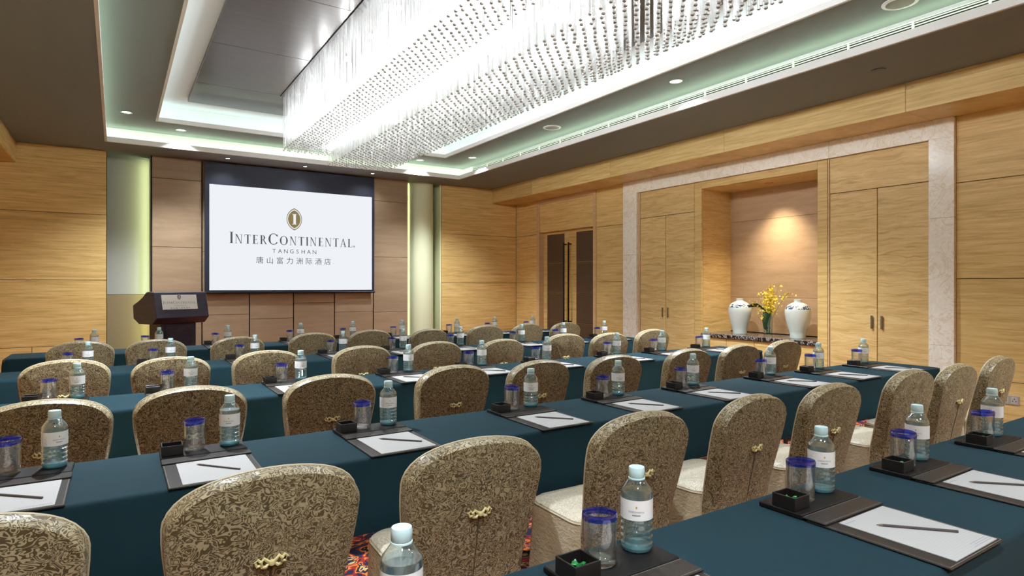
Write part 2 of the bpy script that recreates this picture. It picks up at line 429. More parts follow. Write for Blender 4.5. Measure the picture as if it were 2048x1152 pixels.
# ------------------------------------------------------------------ ceiling with stepped coves
RX0, RX1, RY0, RY1 = -0.11, 5.28, -0.3, 9.92
IX0, IX1, IY0, IY1 = 0.46, 4.71, 0.27, 9.36
Z1, Z2 = 3.65, 3.92
def ring_boxes(x0, x1, y0, y1, X0, X1, Y0, Y1, z0, z1, m=None):
    m = m or MB()
    m.box(X0, x0, Y0, Y1, z0, z1).box(x1, X1, Y0, Y1, z0, z1).box(x0, x1, Y0, y0, z0, z1).box(x0, x1, y1, Y1, z0, z1); return m
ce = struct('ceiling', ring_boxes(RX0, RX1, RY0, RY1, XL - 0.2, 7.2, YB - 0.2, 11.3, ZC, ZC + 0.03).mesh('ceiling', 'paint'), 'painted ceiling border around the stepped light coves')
CB = 0.2
ob('cove_lip', ring_boxes(RX0 + .008, RX1 - .008, RY0 + .008, RY1 - .008, RX0 - 0.02, RX1 + 0.02, RY0 - 0.02, RY1 + 0.02, ZC - 0.006, ZC + 0.065).mesh('cove_lip', 'paint_lip', bevel=0.002), ce)
ob('cove_wall', ring_boxes(RX0 - CB, RX1 + CB, RY0 - CB, RY1 + CB, RX0 - CB - 0.03, RX1 + CB + 0.03, RY0 - CB - 0.03, RY1 + CB + 0.03, ZC + 0.03, Z1 + 0.03).mesh('cove_wall', 'paint_white'), ce)
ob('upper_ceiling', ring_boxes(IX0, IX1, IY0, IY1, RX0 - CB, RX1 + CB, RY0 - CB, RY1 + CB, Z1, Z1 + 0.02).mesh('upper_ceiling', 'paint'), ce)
ob('cove_lip', ring_boxes(IX0 + .008, IX1 - .008, IY0 + .008, IY1 - .008, IX0 - 0.02, IX1 + 0.02, IY0 - 0.02, IY1 + 0.02, Z1 - 0.006, Z1 + 0.05).mesh('cove_lip', 'paint_lip', bevel=0.002), ce)
ob('cove_wall', ring_boxes(IX0 - 0.25, IX1 + 0.25, IY0 - 0.25, IY1 + 0.25, IX0 - 0.28, IX1 + 0.28, IY0 - 0.28, IY1 + 0.28, Z1 + 0.02, Z2 + 0.03).mesh('cove_wall', 'paint_white'), ce)
ob('top_ceiling', boxm('top_ceiling', (IX0 - 0.25, IX1 + 0.25, IY0 - 0.25, IY1 + 0.25, Z2, Z2 + 0.03), 'paint_white'), ce)
ys = [0.6, 2.45, 3.86, 5.27, 6.68, 8.09, 9.03]
for a, b in zip(ys, ys[1:]):
    ob('ceiling_panel', boxm('ceiling_panel', (0.79, 4.38, a + 0.002, b - 0.002, 3.872, 3.92), 'brown_ceiling_panel', 0.002), ce)
# hidden LED strips (each a real strip lying in the cove, shining up)
UP = (PI, 0, 0)
def cove_strip(name, label, x0, x1, y0, y1, z, power, rgb, grp):
    m = MB(); bx = []
    for (a, b, c, d) in ((x0, x0 + .03, y0, y1), (x1 - .03, x1, y0, y1), (x0, x1, y0, y0 + .03), (x0, x1, y1 - .03, y1)):
        m.box(a, b, c, d, z - 0.012, z - 0.004)
        cx, cy = (a + b) / 2, (c + d) / 2
        area('strip_light', (cx, cy, z), UP, max(b - a, .02), max(d - c, .02), power * max(b - a, d - c), rgb)
    o = ob(name, m.mesh(name, 'vent_white')); o['label'] = label; o['category'] = 'light strip'; return o
cove_strip('light_strip', 'greenish white light strip hidden behind the outer ceiling cove lip', RX0 - 0.12, RX1 + 0.12, RY0 - 0.12, RY1 + 0.12, ZC + 0.05, L_COVE_OUT, (226, 252, 214), 'cove')
cove_strip('light_strip', 'cool white light strip hidden behind the inner ceiling cove lip', IX0 - 0.14, IX1 + 0.14, IY0 - 0.14, IY1 + 0.14, Z1 + 0.045, L_COVE_IN, (226, 250, 248), 'cove')
# alcove strips
area('strip_light', (0.425, YF + 0.33, 1.75), (PI / 2, 0, 1.0), 0.03, 3.3, L_ALCOVE * 0.6, (238, 255, 190))
area('strip_light', (4.645, YF + 0.24, 1.75), (PI / 2, 0, -1.35), 0.03, 3.3, L_ALCOVE * 2.2, (230, 255, 168))
area('strip_light', (4.9, YF + 0.06, 3.5), (0.12, 0, 0), 0.6, 0.05, L_ALCOVE * 1.6, (226, 255, 160))

# linear diffuser on the right cove wall
lv = thing('linear_diffuser', 'long white slot air diffuser in the right ceiling cove', 'vent')
ob('back_plate', boxm('back_plate', (5.474, 5.482, 0.3, 9.75, 3.558, 3.612), 'black_slot'), lv)
for z in (3.556, 3.577, 3.598, 3.612):
    ob('slot_bar', boxm('slot_bar', (5.462, 5.478, 0.3, 9.75, z - 0.0028, z + 0.0028), 'vent_white'), lv)
y = 9.75
while y > 0.3:
    ob('divider', boxm('divider', (5.458, 5.478, y - 0.008, y + 0.008, 3.552, 3.616), 'vent_white'), lv); y -= 0.525

# downlights
rim = MB().lathe([(0.052, 0), (0.068, 0), (0.068, -0.006), (0.05, -0.008), (0.046, 0.02)], 24, cap0=False, cap1=False).mesh('trim_ring', 'chrome', True)
lens = MB().lathe([(0.001, 0.004), (0.049, 0.004)], 24, cap0=False, cap1=False).mesh('lens', 'lamp_glow')
can = MB().lathe([(0.05, 0.0), (0.05, 0.012), (0.001, 0.012)], 24, cap0=False, cap1=False).mesh('lamp_housing', 'chrome', True)
def downlight(x, y, z, label, power=None, s=1.0, ang=114):
    t = thing('downlight', label, 'ceiling light', (x, y, z - 0.002), group='recessed downlights')
    for n_, me in (('trim_ring', rim), ('lens', lens), ('lamp_housing', can)):
        o = ob(n_, me, t); o.scale = (s, s, s * 0.5)
    spot('lamp', (0, 0, -0.02), L_SPOT if power is None else power, (238, 246, 255), ang, 1.0, 0.06, t)
downlight(0.111, 9.1, Z1, 'round recessed downlight near the upper left corner of the outer cove', L_SPOT * 0.35)
downlight(0.767, 9.73, Z1, 'round recessed downlight in the cove above the left end of the screen', L_SPOT * 0.35)
downlight(5.1, 9.1, Z1, 'round recessed downlight in the cove above the door corner', L_SPOT * 0.35)
downlight(4.435, 9.775, Z1, 'round recessed downlight peeking behind the far right chandelier corner', L_SPOT * 0.35)
downlight(5.03, 4.525, Z1, 'round recessed downlight in the right cove between two speakers')
for i, (x, y) in enumerate(((0.11, 4.525), (0.11, 0.1), (5.06, 0.1))):
    downlight(x, y, Z1, ['round recessed downlight in the left cove level with the middle rows', 
                         'round recessed downlight in the left cove behind the camera', 'round recessed downlight in the right cove behind the camera'][i], L_SPOT * (1.0, 0.5, 0.5)[i])
for x, y, lb in ((-0.2, -1.3, 'first'), (1.7, -1.3, 'second'), (3.5, -1.3, 'third'), (5.3, -1.3, 'fourth')):  # unseen downlights, added to brighten the chair backs and walls
    downlight(x, y, ZC, '%s added unseen downlight from the left in the ceiling behind the camera' % lb, L_SPOT * 0.2, 1.0, 140)
for x, lb in ((1.443, 'left'), (2.605, 'middle'), (3.752, 'right')):
    downlight(x, 10.25, ZC, 'small %s recessed downlight in the ceiling strip above the screen' % lb, L_WASH, 0.62, 140)
spk = MB().lathe([(0.001, -0.008), (0.10, -0.006)], 28, cap0=False, cap1=False).mesh('grille', 'speaker_mesh', True)
spr = MB().lathe([(0.098, -0.002), (0.098, -0.012), (0.125, -0.006), (0.125, 0.0)], 28, cap0=False, cap1=False).mesh('trim_ring', 'vent_white', True)
for x, y, lb in ((5.06, 6.78, 'round grey ceiling speaker in the right cove near the door'), (5.095, 2.33, 'round grey ceiling speaker in the right cove at the top edge')):
    t = thing('ceiling_speaker', lb, 'speaker', (x, y, Z1)); ob('grille', spk, t); ob('trim_ring', spr, t)
o = ob('cover_disc', MB().lathe([(0.06, 0.0), (0.06, -0.008), (0.05, -0.012)], 24).mesh('cover_disc', 'paint', True), None, (5.82, 2.843, ZC))
o['label'] = 'small round painted cover disc in the right ceiling border'; o['category'] = 'ceiling cover'

# ------------------------------------------------------------------ door
dr = struct('door_1', None, 'double oak door with brown leather panels and black bar handles')
m = MB().box(XR - 0.012, XW + 0.12, 9.795, 9.88, 0, 3.137).box(XR - 0.012, XW + 0.12, 8.10, 8.175, 0, 3.137).box(XR - 0.012, XW, 8.175, 9.795, 3.06, 3.137)
ob('door_casing', m.mesh('door_casing', 'oak_soft', bevel=0.003), dr)
ob('transom_panel', boxm('transom_panel', (XR + 0.004, XW, 8.177, 9.793, 2.523, 3.058), 'oak', 0.002), dr)
ob('door_head', boxm('door_head', (XR + 0.004, XW + 0.12, 8.177, 9.793, 2.505, 2.522), 'oak', 0.002), dr)
zp = [0.22, 0.775, 1.333, 1.90, 2.455]
for y0, y1, pa, pb in ((8.988, 9.792, 9.12, 9.66), (8.178, 8.982, 8.27, 8.76)):
    lf = ob('door_leaf', boxm('door_leaf', (7.10, 7.145, y0, y1, 0.008, 2.503), 'oak', 0.003), dr)
    for a, b in zip(zp, zp[1:]):
        ob('leather_panel', boxm('leather_panel', (7.090, 7.105, pa, pb, a + 0.003, b - 0.003), 'brown_leather', 0.004), lf)
        m = MB(); i = 0.03; X0, X1 = 7.088, 7.0905
        m.box(X0, X1, pa + i, pb - i, a + i, a + i + .004).box(X0, X1, pa + i, pb - i, b - i - .004, b - i).box(X0, X1, pa + i, pa + i + .004, a + i, b - i).box(X0, X1, pb - i - .004, pb - i, a + i, b - i)
        ob('stitch_line', m.mesh('stitch_line', 'leather_seam'), lf)
    hy = 9.055 if y0 > 8.9 else 8.915
    h = MB().tube([(7.03, hy, 0.74), (7.03, hy, 2.27)], 0.016, 10)
    for z in (0.80, 2.24): h.tube([(7.03, hy, z), (7.10, hy, z)], 0.011, 8)
    ob('bar_handle', h.mesh('bar_handle', 'black_metal', True), lf)

# ------------------------------------------------------------------ marble surround, cabinets and niche
ms = struct('trim_3', None, 'cream marble surround framing the cabinets and niche')
MX0, MX1 = 6.955, XW
def marble(y0, y1, z0, z1): ob('marble_piece', boxm('marble_piece', (MX0, MX1, y0, y1, z0, z1), 'marble', 0.002), ms)
ZT0, ZT1 = 2.943, 3.137
zl = [0.0, 0.80, 1.72, ]
for a, b in zip([0.0, 0.93, 1.96], [0.928, 1.958, ZT0]): marble(7.077, 7.385, a, b)
for a, b in zip([0.0, 0.86, 2.14], [0.858, 2.138, ZT0]): marble(2.685, 2.911, a, b)
def mit(y0, y1, l0, l1):   # top pieces, mitred at the ends (l0/l1 = inner edge positions)
    pr = [(y0, ZT1), (y1, ZT1), (l1, ZT0), (l0, ZT0)]
    ob('marble_piece', MB().prism(pr, lambda a, b, d: (d, a, b), MX0, MX1).mesh('marble_piece', 'marble', bevel=0.0015), ms)
mit(2.685, 3.95, 2.911, 3.95); mit(3.952, 5.1, 3.952, 5.1); mit(5.102, 6.22, 5.102, 6.22); mit(6.222, 7.385, 6.222, 7.077)
for y0, y1, sgn in ((7.077, 7.385, 1), (2.685, 2.911, -1)):
    c = [(y0, ZT0), (y1, ZT0), (y1, ZT1)] if sgn > 0 else [(y0, ZT1), (y0, ZT0), (y1, ZT0)]
    ob('marble_piece', MB().prism(c, lambda a, b, d: (d, a, b), MX0, MX1).mesh('marble_piece', 'marble', bevel=0.0015), ms)

pull = MB().box(-0.022, -0.012, -0.011, 0.011, -0.073, 0.073).box(-0.012, 0, -0.004, 0.004, -0.07, -0.055).box(-0.012, 0, -0.004, 0.004, 0.055, 0.07).mesh('pull_handle', 'pewter', bevel=0.002)
def cabinet(label, ya, ym, yb, fill=None):
    t = thing('wall_cabinet', label, 'cabinet')
    ob('body', boxm('body', (7.0 + .028, 7.5, ya + .01, yb - .01, 0.02, 2.93), 'joint_dark'), t)
    ob('top_panel', boxm('top_panel', (XR + 0.002, XR + 0.03, ya + G, yb - G, 2.533, ZT0 - G), 'oak_flame', 0.002), t)
    for a, b, hy in ((ya, ym, ym - 0.052), (ym, yb, ym + 0.052)):
        d = ob('door', boxm('door', (XR + 0.004, XR + 0.026, a + .004, b - .004, 0.02, 2.526), 'oak_flame', 0.002), t)
        ob('pull_handle', pull, d, (XR + 0.004, hy, 1.057))
    return t
cabinet('tall oak double-door cabinet between the marble jamb and the niche, nearer the door', 5.955, 6.506, 7.043)
cabinet('tall oak double-door cabinet right of the niche with vases', 2.916, 3.435, 3.965)
panel_x(wr, 7.043, 7.077, 0, ZT0, 'oak_soft', name='oak_stile'); panel_x(wr, 3.965, 3.99, 0, ZT0, 'oak_soft', name='oak_stile')
NX = 7.64
nf = struct('trim_4', None, 'oak frame and lining of the lit display niche')
ob('niche_stile', boxm('niche_stile', (XR, XW, 5.826, 5.952, 0, ZT0 - .002), 'oak', 0.002), nf)
ob('niche_stile', boxm('niche_stile', (XR, XW, 3.992, 4.112, 0, ZT0 - .002), 'oak', 0.002), nf)
ob('niche_head', boxm('niche_head', (XR, XW, 4.113, 5.825, 2.84, ZT0 - .002), 'oak', 0.002), nf)
ob('niche_side', boxm('niche_side', (XR + .03, NX, 5.822, 5.86, 0.0, 2.87), 'oak_flame'), nf)
ob('niche_side', boxm('niche_side', (XR + .03, NX, 4.08, 4.116, 0.0, 2.87), 'oak_flame'), nf)
ob('niche_top', boxm('niche_top', (XR + .03, NX, 4.112, 5.826, 2.836, 2.87), 'oak'), nf)
for a, b in ((0.80, 1.296), (1.296, 2.395), (2.395, 2.84)):
    ob('niche_back_panel', boxm('niche_back_panel', (NX, NX + 0.03, 4.112, 5.826, a + G / 2, b - G / 2), 'niche_tan', 0.002), nf)
sb = thing('niche_sideboard', 'low oak drawer unit with black marble top in the niche', 'sideboard')
ob('countertop', boxm('countertop', (6.975, NX, 4.115, 5.823, 0.742, 0.792), 'black_marble', 0.004), sb)
ob('body', boxm('body', (XR + .03, NX, 4.12, 5.82, 0.02, 0.74), 'joint_dark'), sb)
dy = [4.116, 4.553, 4.973, 5.41, 5.822]
for a, b in zip(dy, dy[1:]):
    ob('drawer_front', boxm('drawer_front', (XR + 0.005, XR + 0.03, a + .003, b - .003, 0.02, 0.738), 'oak', 0.002), sb)
t = thing('downlight', 'small spotlight in the niche ceiling above the yellow flowers', 'ceiling light', (7.32, 4.973, 2.838), group='recessed downlights')
for n_, me in (('trim_ring', rim), ('lens', lens), ('lamp_housing', can)):
    o = ob(n_, me, t); o.scale = (0.8, 0.8, 0.4)
spot('lamp', (0, 0, -0.03), L_NICHE, (255, 240, 214), 100, 1.0, 0.08, t, (0, 0.0, 0))

vp = [(0.092, 0), (0.095, 0.01), (0.093, 0.04), (0.104, 0.09), (0.126, 0.16), (0.145, 0.24), (0.155, 0.31), (0.153, 0.36), (0.137, 0.40), (0.104, 0.43), (0.066, 0.449), (0.048, 0.456), (0.045, 0.465), (0.046, 0.485), (0.05, 0.492), (0.042, 0.494), (0.036, 0.47)]
vbody = MB().lathe(vp, 48, cap1=False).mesh('porcelain_vase', 'porcelain', True)
for y, lb in ((5.39, 'white porcelain jar with blue floral shoulder, left of the yellow flowers'), (4.53, 'white porcelain jar with blue floral shoulder, right of the yellow flowers')):
    o = ob('porcelain_jar', vbody, None, (7.27, y, 0.793), rz=y * 3, label=lb, category='vase', group='pair of porcelain jars in the niche')
gv = thing('glass_vase', 'square clear glass vase holding yellow flowers in the niche', 'vase', (7.27, 4.95, 0.793), rz=0.45)
m = MB(); a, b = 0.05, 0.046
sq = lambda r, z: [(-r, -r, z), (r, -r, z), (r, r, z), (-r, r, z)]
m.rings([sq(a, 0), sq(a, 0.32), sq(b, 0.32), sq(b, 0.015)], True, True, True)
ob('glass_wall', m.mesh('glass_wall', 'vase_glass'), gv)
bq = thing('flower_bouquet', 'spray of small yellow orchids with green leaves in glass vase', 'flowers', (7.27, 4.95, 0.81))
rnd = random.Random(3)
blo = MB(); N = 0
for k in range(15):
    ang = rnd.uniform(0, 2 * PI); sp = rnd.uniform(0.02, 0.16); hh = rnd.uniform(0.46, 0.66)
    if k == 0: ang, sp, hh = -1.2, 0.27, 0.56
    if k == 1: ang, sp, hh = 1.9, 0.2, 0.42
    pts = []
    for i in range(7):
        q = i / 6; pts.append((0.02 * math.cos(ang) * (1 - q) + sp * math.cos(ang) * q ** 1.8, 0.02 * math.sin(ang) * (1 - q) + sp * math.sin(ang) * q ** 1.8, 0.02 + hh * q))
    ob('stem', MB().tube(pts, 0.0022, 5).mesh('stem', 'stem_green'), bq)
    for i in range(42):
        q = rnd.uniform(0.48, 1.0)
        c = Vector((sp * math.cos(ang) * q ** 1.8, sp * math.sin(ang) * q ** 1.8, 0.02 + hh * q)) + Vector((rnd.gauss(0, .028), rnd.gauss(0, .028), rnd.gauss(0, .018)))
        r = rnd.uniform(0.011, 0.02); R = Matrix.Rotation(rnd.uniform(0, 6), 3, 'Z') @ Matrix.Rotation(rnd.uniform(0.5, 2.2), 3, 'X')
        vs = [c]
        for j in range(10):
            rr = r if j % 2 == 0 else r * 0.45
            vs.append(c + R @ Vector((rr * math.cos(j * PI / 5), rr * math.sin(j * PI / 5), 0.25 * rr)))
        blo.add(vs, [(0, 1 + j, 1 + (j + 1) % 10) for j in range(10)])
o = ob('blossoms', blo.mesh('blossoms', 'yellow_petal', fix=False), bq); o['kind'] = 'stuff'
def leaf(pts, wdt):
    m = MB(); vs = []; fs = []
    for i, (p, wd) in enumerate(zip(pts, wdt)):
        p = Vector(p); d = Vector(pts[min(i + 1, len(pts) - 1)]) - Vector(pts[max(i - 1, 0)]); s = d.cross(Vector((0.6, 0.2, 1))).normalized() * wd
        vs += [p - s, p + Vector((0, 0, -0.006)), p + s]
        if i: k = 3 * i; fs += [(k - 3, k - 2, k + 1, k), (k - 2, k - 1, k + 2, k + 1)]
    m.add(vs, fs); return m.mesh('leaf', 'leaf_green', True, fix=False)
ob('leaf', leaf([(0, 0, 0.25), (-0.03, 0.05, 0.34), (-0.05, 0.12, 0.39), (-0.06, 0.19, 0.385), (-0.07, 0.25, 0.36)], [0.01, 0.03, 0.05, 0.045, 0.005]), bq)
ob('leaf', leaf([(-0.035, -0.02, 0.30), (-0.04, -0.01, 0.22), (-0.04, 0.0, 0.14), (-0.035, 0.01, 0.07)], [0.04, 0.045, 0.04, 0.01]), bq)
ob('leaf', leaf([(0.0, 0.03, 0.30), (-0.02, 0.025, 0.2), (-0.02, 0.02, 0.1), (-0.02, 0.0, 0.05)], [0.04, 0.045, 0.04, 0.012]), bq)
so = thing('wall_socket', 'grey metal power socket low on the right wall', 'socket', (XR - 0.008, 2.249, 0.391))
ob('face_plate', boxm('face_plate', (0, 0.01, -0.072, 0.072, -0.043, 0.043), 'socket_grey', 0.003), so)
for y in (-0.036, 0.036):
    ob('insert', boxm('insert', (-0.002, 0.004, y - 0.026, y + 0.026, -0.03, 0.03), 'plate_silver', 0.001), so)
    m = MB().box(-0.003, 0, y - 0.003, y + 0.003, 0.006, 0.018).box(-0.003, 0, y - 0.015, y - 0.009, -0.014, -0.002).box(-0.003, 0, y + 0.009, y + 0.015, -0.014, -0.002)
    ob('pin_holes', m.mesh('pin_holes', 'black_slot'), so)

# ------------------------------------------------------------------ lettering
def arc(cx, cy, rx, ry, a0, a1, th, n=18):
    """list of quads of a ring whose stroke is thick at the sides and thin at top and bottom"""
    qs = []; P = []
    for i in range(n + 1):
        a = a0 + (a1 - a0) * i / n; k = abs(math.cos(a)); wd = 0.05 + (th - 0.05) * k
        P.append(((cx + rx * math.cos(a), cy + ry * math.sin(a)), (cx + (rx - wd) * math.cos(a), cy + (ry - 0.06) * math.sin(a))))
    for i in range(n): qs.append([P[i][0], P[i + 1][0], P[i + 1][1], P[i][1]])
    return qs
def R_(x0, x1, y0, y1): return [(x0, y0), (x1, y0), (x1, y1), (x0, y1)]
T = 0.165
GL = {
 'I': (0.30, [R_(.085, .085 + T, 0, 1), R_(0, .30, 0, .035), R_(0, .30, .965, 1)]),
 'N': (0.80, [R_(.09, .14, 0, 1), R_(.64, .69, 0, 1), [(.06, 1), (.21, 1), (.69, 0), (.60, 0)], R_(0, .23, 0, .035), R_(0, .15, .965, 1), R_(.55, .78, .965, 1)]),
 'T': (0.66, [R_(.265, .265 + T, 0, 1), R_(.17, .49, 0, .035), R_(0, .66, .955, 1), R_(0, .035, .80, 1), R_(.625, .66, .80, 1)]),
 'E': (0.60, [R_(.08, .08 + T, 0, 1), R_(0, .58, 0, .045), R_(0, .55, .955, 1), R_(.2, .45, .49, .53), R_(.545, .58, 0, .20), R_(.515, .55, .83, 1), R_(.42, .45, .42, .60)]),
 'R': (0.72, [R_(.08, .08 + T, 0, 1), R_(0, .30, 0, .035), R_(0, .30, .965, 1), R_(.2, .32, .46, .50)] + arc(.30, .735, .26, .265, -PI / 2, PI / 2, T) + [[(.32, .48), (.44, .48), (.74, 0), (.60, 0)]]),
 'C': (0.86, arc(.46, .5, .46, .515, 0.62, 2 * PI - 0.62, T + .02, 26) + [R_(.80, .835, .70, .97)]),
 'O': (0.92, arc(.45, .5, .45, .515, 0, 2 * PI, T + .02, 32)),
 'A': (0.76, [[(.34, 1), (.42, 1), (.72, 0), (.575, 0)], [(.34, 1), (.40, .95), (.13, 0), (.075, 0)], R_(.16, .58, .31, .35), R_(0, .21, 0, .035), R_(.48, .78, 0, .035)]),
 'L': (0.58, [R_(.08, .08 + T, 0, 1), R_(0, .29, .965, 1), R_(0, .57, 0, .045), R_(.535, .57, 0, .22)]),
 'S': (0.5, arc(.25, .74, .22, .26, 0.5, 1.5 * PI, .09, 14) + arc(.25, .26, .23, .26, -PI - .5 + PI * 0.36, PI / 2, .09, 14)),
}
def serif_word(word, big, h, hs, track):
    """quads of a small-caps word from x=0; letters whose index is in big are full height"""
    x = 0; Q = []
    for i, ch in enumerate(word):
        wd, qs = GL[ch]; s = h if i in big else hs; sx = s * 0.92
        Q += [[(x + p[0] * sx, p[1] * s) for p in q] for q in qs]; x += wd * sx + track
    return Q, x - track
def vesica(cx, cz, hw, hh, n=14):
    R = (hw * hw + hh * hh) / (2 * hw); a = math.asin(hh / R); P = []
    for i in range(n): th = -a + 2 * a * i / n; P.append((cx - (R - hw) + R * math.cos(th), cz + R * math.sin(th)))
    for i in range(n): th = PI - a + 2 * a * i / n; P.append((cx + (R - hw) + R * math.cos(th), cz + R * math.sin(th)))
    return P
def text_mesh(s, size, mat, track=1.0, width=None):
    cu = bpy.data.curves.new('lettering', 'FONT'); cu.body = s; cu.size = size; cu.align_x = 'CENTER'; cu.space_character = track; cu.resolution_u = 3; cu.offset = 0.0
    tmp = bpy.data.objects.new('tmp', cu); COL.objects.link(tmp); bpy.context.view_layer.update()
    me = bpy.data.meshes.new_from_object(tmp.evaluated_get(bpy.context.evaluated_depsgraph_get()))
    bpy.data.objects.remove(tmp); me.materials.clear(); me.materials.append(MAT[mat])
    xs = [v.co.x for v in me.vertices]; ys_ = [v.co.y for v in me.vertices]
    if xs:
        x0, x1 = min(xs), max(xs); k = (width / (x1 - x0)) if width else 1.0
        for v in me.vertices: v.co.x = (v.co.x - (x0 + x1) / 2) * k; v.co.y = (v.co.y - min(ys_)) * (k if width else 1)
    return me
def logo(par, fn, S, ink, gold, white, split):
    """hotel emblem and three lines of lettering; local coordinates x right, z up, metres*S; fn(x, z, d) -> point, d = lift"""
    def put(name, polys, mat, d):
        m = MB()
        for q in polys: m.add([fn(x * S, z * S, d) for x, z in q], [tuple(range(len(q)))])
        return ob(name, m.mesh(name, mat, fix=False), par)
    put('emblem', [vesica(-0.115, 0.560, .125, .185)], gold, .001)
    put('emblem_ring', [vesica(-0.115, 0.560, .114, .168)], white, .0015)
    put('emblem_field', [vesica(-0.115, 0.560, .101, .151)], gold, .002)
    iq, wd = serif_word('I', (0,), .17, .17, 0)
    put('emblem_letter', [[(-0.115 + (x - wd / 2) * 1.6, .475 + z) for x, z in q] for q in iq], white, .0025)
    word = 'INTERCONTINENTAL'
    q, wd = serif_word(word, (0, 5), .180, .145, .026)
    k = 1.985 / wd; pos_ = 0; allq = []
    for ch in word:
        n_ = len(GL[ch][1]); qs = [[((x - wd / 2) * k - 0.118, .125 + z) for x, z in qq] for qq in q[pos_:pos_ + n_]]; pos_ += n_
        if split: put('letter', qs, ink, .001)
        else: allq += qs
    if not split: put('brand_lettering', allq, ink, .001)['kind'] = 'stuff'
    ring = []
    for i in range(12):
        a, b = 2 * PI * i / 12, 2 * PI * (i + 1) / 12
        ring.append([(.905 + .016 * math.cos(a), .14 + .016 * math.sin(a)), (.905 + .016 * math.cos(b), .14 + .016 * math.sin(b)), (.905 + .008 * math.cos(b), .14 + .008 * math.sin(b)), (.905 + .008 * math.cos(a), .14 + .008 * math.sin(a))])
    put('registered_mark', ring, ink, .001)
    for s_, size, wdt, z, nm in (('TANGSHAN', .095, .655, -.012, 'city_lettering'), ('唐山富力洲际酒店', .118, 1.10, -.19, 'chinese_lettering')):
        m2 = MB()
        for ci, ch in enumerate(s_):
            me = text_mesh(ch, size, ink)
            off = -0.11 + (ci / (len(s_) - 1) - 0.5) * wdt
            if split:
                for v in me.vertices: v.co = fn((v.co.x + off) * S, (v.co.y + z) * S, .001)
                ob('letter', me, par)
            else:
                m2.add([fn((v.co.x + off) * S, (v.co.y + z) * S, .001) for v in me.vertices], [tuple(p.vertices) for p in me.polygons])
        if not split: ob(nm, m2.mesh(nm, ink, fix=False), par)['kind'] = 'stuff'

# ------------------------------------------------------------------ projection screen
sn = thing('projection_screen', 'large wall screen showing a hotel logo on white', 'screen')
SY = 10.56
ob('black_border', boxm('black_border', (1.155, 3.898, SY, SY + 0.012, 1.352, 3.40), 'screen_black', 0.002), sn)
ob('bottom_bar', MB().tube([(1.145, SY + .004, 1.352), (3.908, SY + .004, 1.352)], 0.016, 10).mesh('bottom_bar', 'black_metal', True), sn)
pic = ob('picture', boxm('picture', (1.222, 3.852, SY - 0.003, SY + 0.001, 1.392, 3.052), 'screen_picture'), sn)
logo(pic, lambda x, z, d: Vector((2.62 + x, SY - 0.003 - d, 2.015 + z)), 1.0, 'picture_ink', 'picture_gold', 'screen_picture', True)

# ------------------------------------------------------------------ lectern
lc = thing('lectern', 'dark wooden lectern with a silver hotel name plate', 'lectern', (0.655, 9.42, 0), rz=math.radians(25))
prof = [(-0.17, 1.375), (-0.245, 1.04), (-0.14, 0.955), (0.20, 0.955), (0.33, 1.02), (0.345, 1.20), (0.20, 1.26), (0.10, 1.31), (0.02, 1.37), (-0.02, 1.38)]
ob('desk', MB().prism(prof, lambda a, b, d: (d, a, b), -0.355, 0.355).mesh('desk', 'mahogany', bevel=0.006), lc)
ob('pedestal', boxm('pedestal', (-0.235, 0.235, -0.13, 0.16, 0.06, 0.957), 'mahogany', 0.006), lc)
ob('pedestal_panel', boxm('pedestal_panel', (-0.19, 0.19, -0.142, -0.12, 0.10, 0.94), 'mahogany', 0.004), lc)
ob('base', boxm('base', (-0.30, 0.30, -0.20, 0.24, 0.0, 0.06), 'mahogany', 0.008), lc)
nrm = Vector((0, -0.335, 0.075)).normalized(); upv = Vector((0, 0.075, 0.335)).normalized()
pc = Vector((-0.03, -0.1995, 1.243))
def onplate(x, z, d): return pc + Vector((x, 0, 0)) + upv * z + nrm * (0.004 + d)
m = MB(); r = [(-.235, -.098), (.235, -.098), (.235, .098), (-.235, .098)]
m.prism(r, lambda a, b, d: pc + Vector((a, 0, 0)) + upv * b + nrm * d, -0.002, 0.004)
pl = ob('name_plate', m.mesh('name_plate', 'plate_silver'), lc)
logo(pl, lambda x, z, d: onplate(x + 0.022, z - 0.052, d * 0.4), 0.218, 'plate_ink', 'plate_ink', 'plate_silver', False)

# ------------------------------------------------------------------ chandelier
cx0, cx1, cy0, cy1 = 1.78, 3.39, 1.0, 8.07
inx0, inx1, iny0, iny1 = 2.21, 2.99, 1.43, 7.64
ZB1, ZB2, ZTOP = 3.18, 2.97, 3.86
cd = thing('crystal_chandelier', 'huge rectangular two-tier crystal rod chandelier under the ceiling', 'chandelier')
ob('mounting_plate', boxm('mounting_plate', (cx0 - 0.03, cx1 + 0.03, cy0 - 0.03, cy1 + 0.03, ZTOP, ZTOP + 0.014), 'plate_dark', 0.003), cd)
def rod_mesh(L, T=0.0):
    '''a glass rod from T to L below the plate with a pewter tip; a rod that starts lower hangs on a thin wire'''
    m = MB(); m.lathe([(0.0098, -L), (0.0098, -T)], 6, cap0=False, cap1=False); m.cur = 1
    m.lathe([(0.004, -L - 0.011), (0.0115, -L - 0.006), (0.0115, -L + 0.001), (0.005, -L + 0.004)], 6, cap1=False)
    if T: m.lathe([(0.0012, -T), (0.0012, 0)], 3, cap0=False, cap1=False)
    return m
L1, L2 = ZTOP - ZB1, ZTOP - ZB2
KIND = {'outer': (L1, 0.0), 'inner': (L2, 0.0), 'outer_short': (L1, L1 - 0.22), 'inner_short': (L2, L2 - 0.26)}
rods = {k: rod_mesh(*v).mesh('crystal_rod', ['crystal_rod', 'rod_tip'], True) for k, v in KIND.items()}
pos = []
SPX, SPY = 0.088, 0.044
rj = random.Random(2)
ny = int((cy1 - cy0) / SPY)
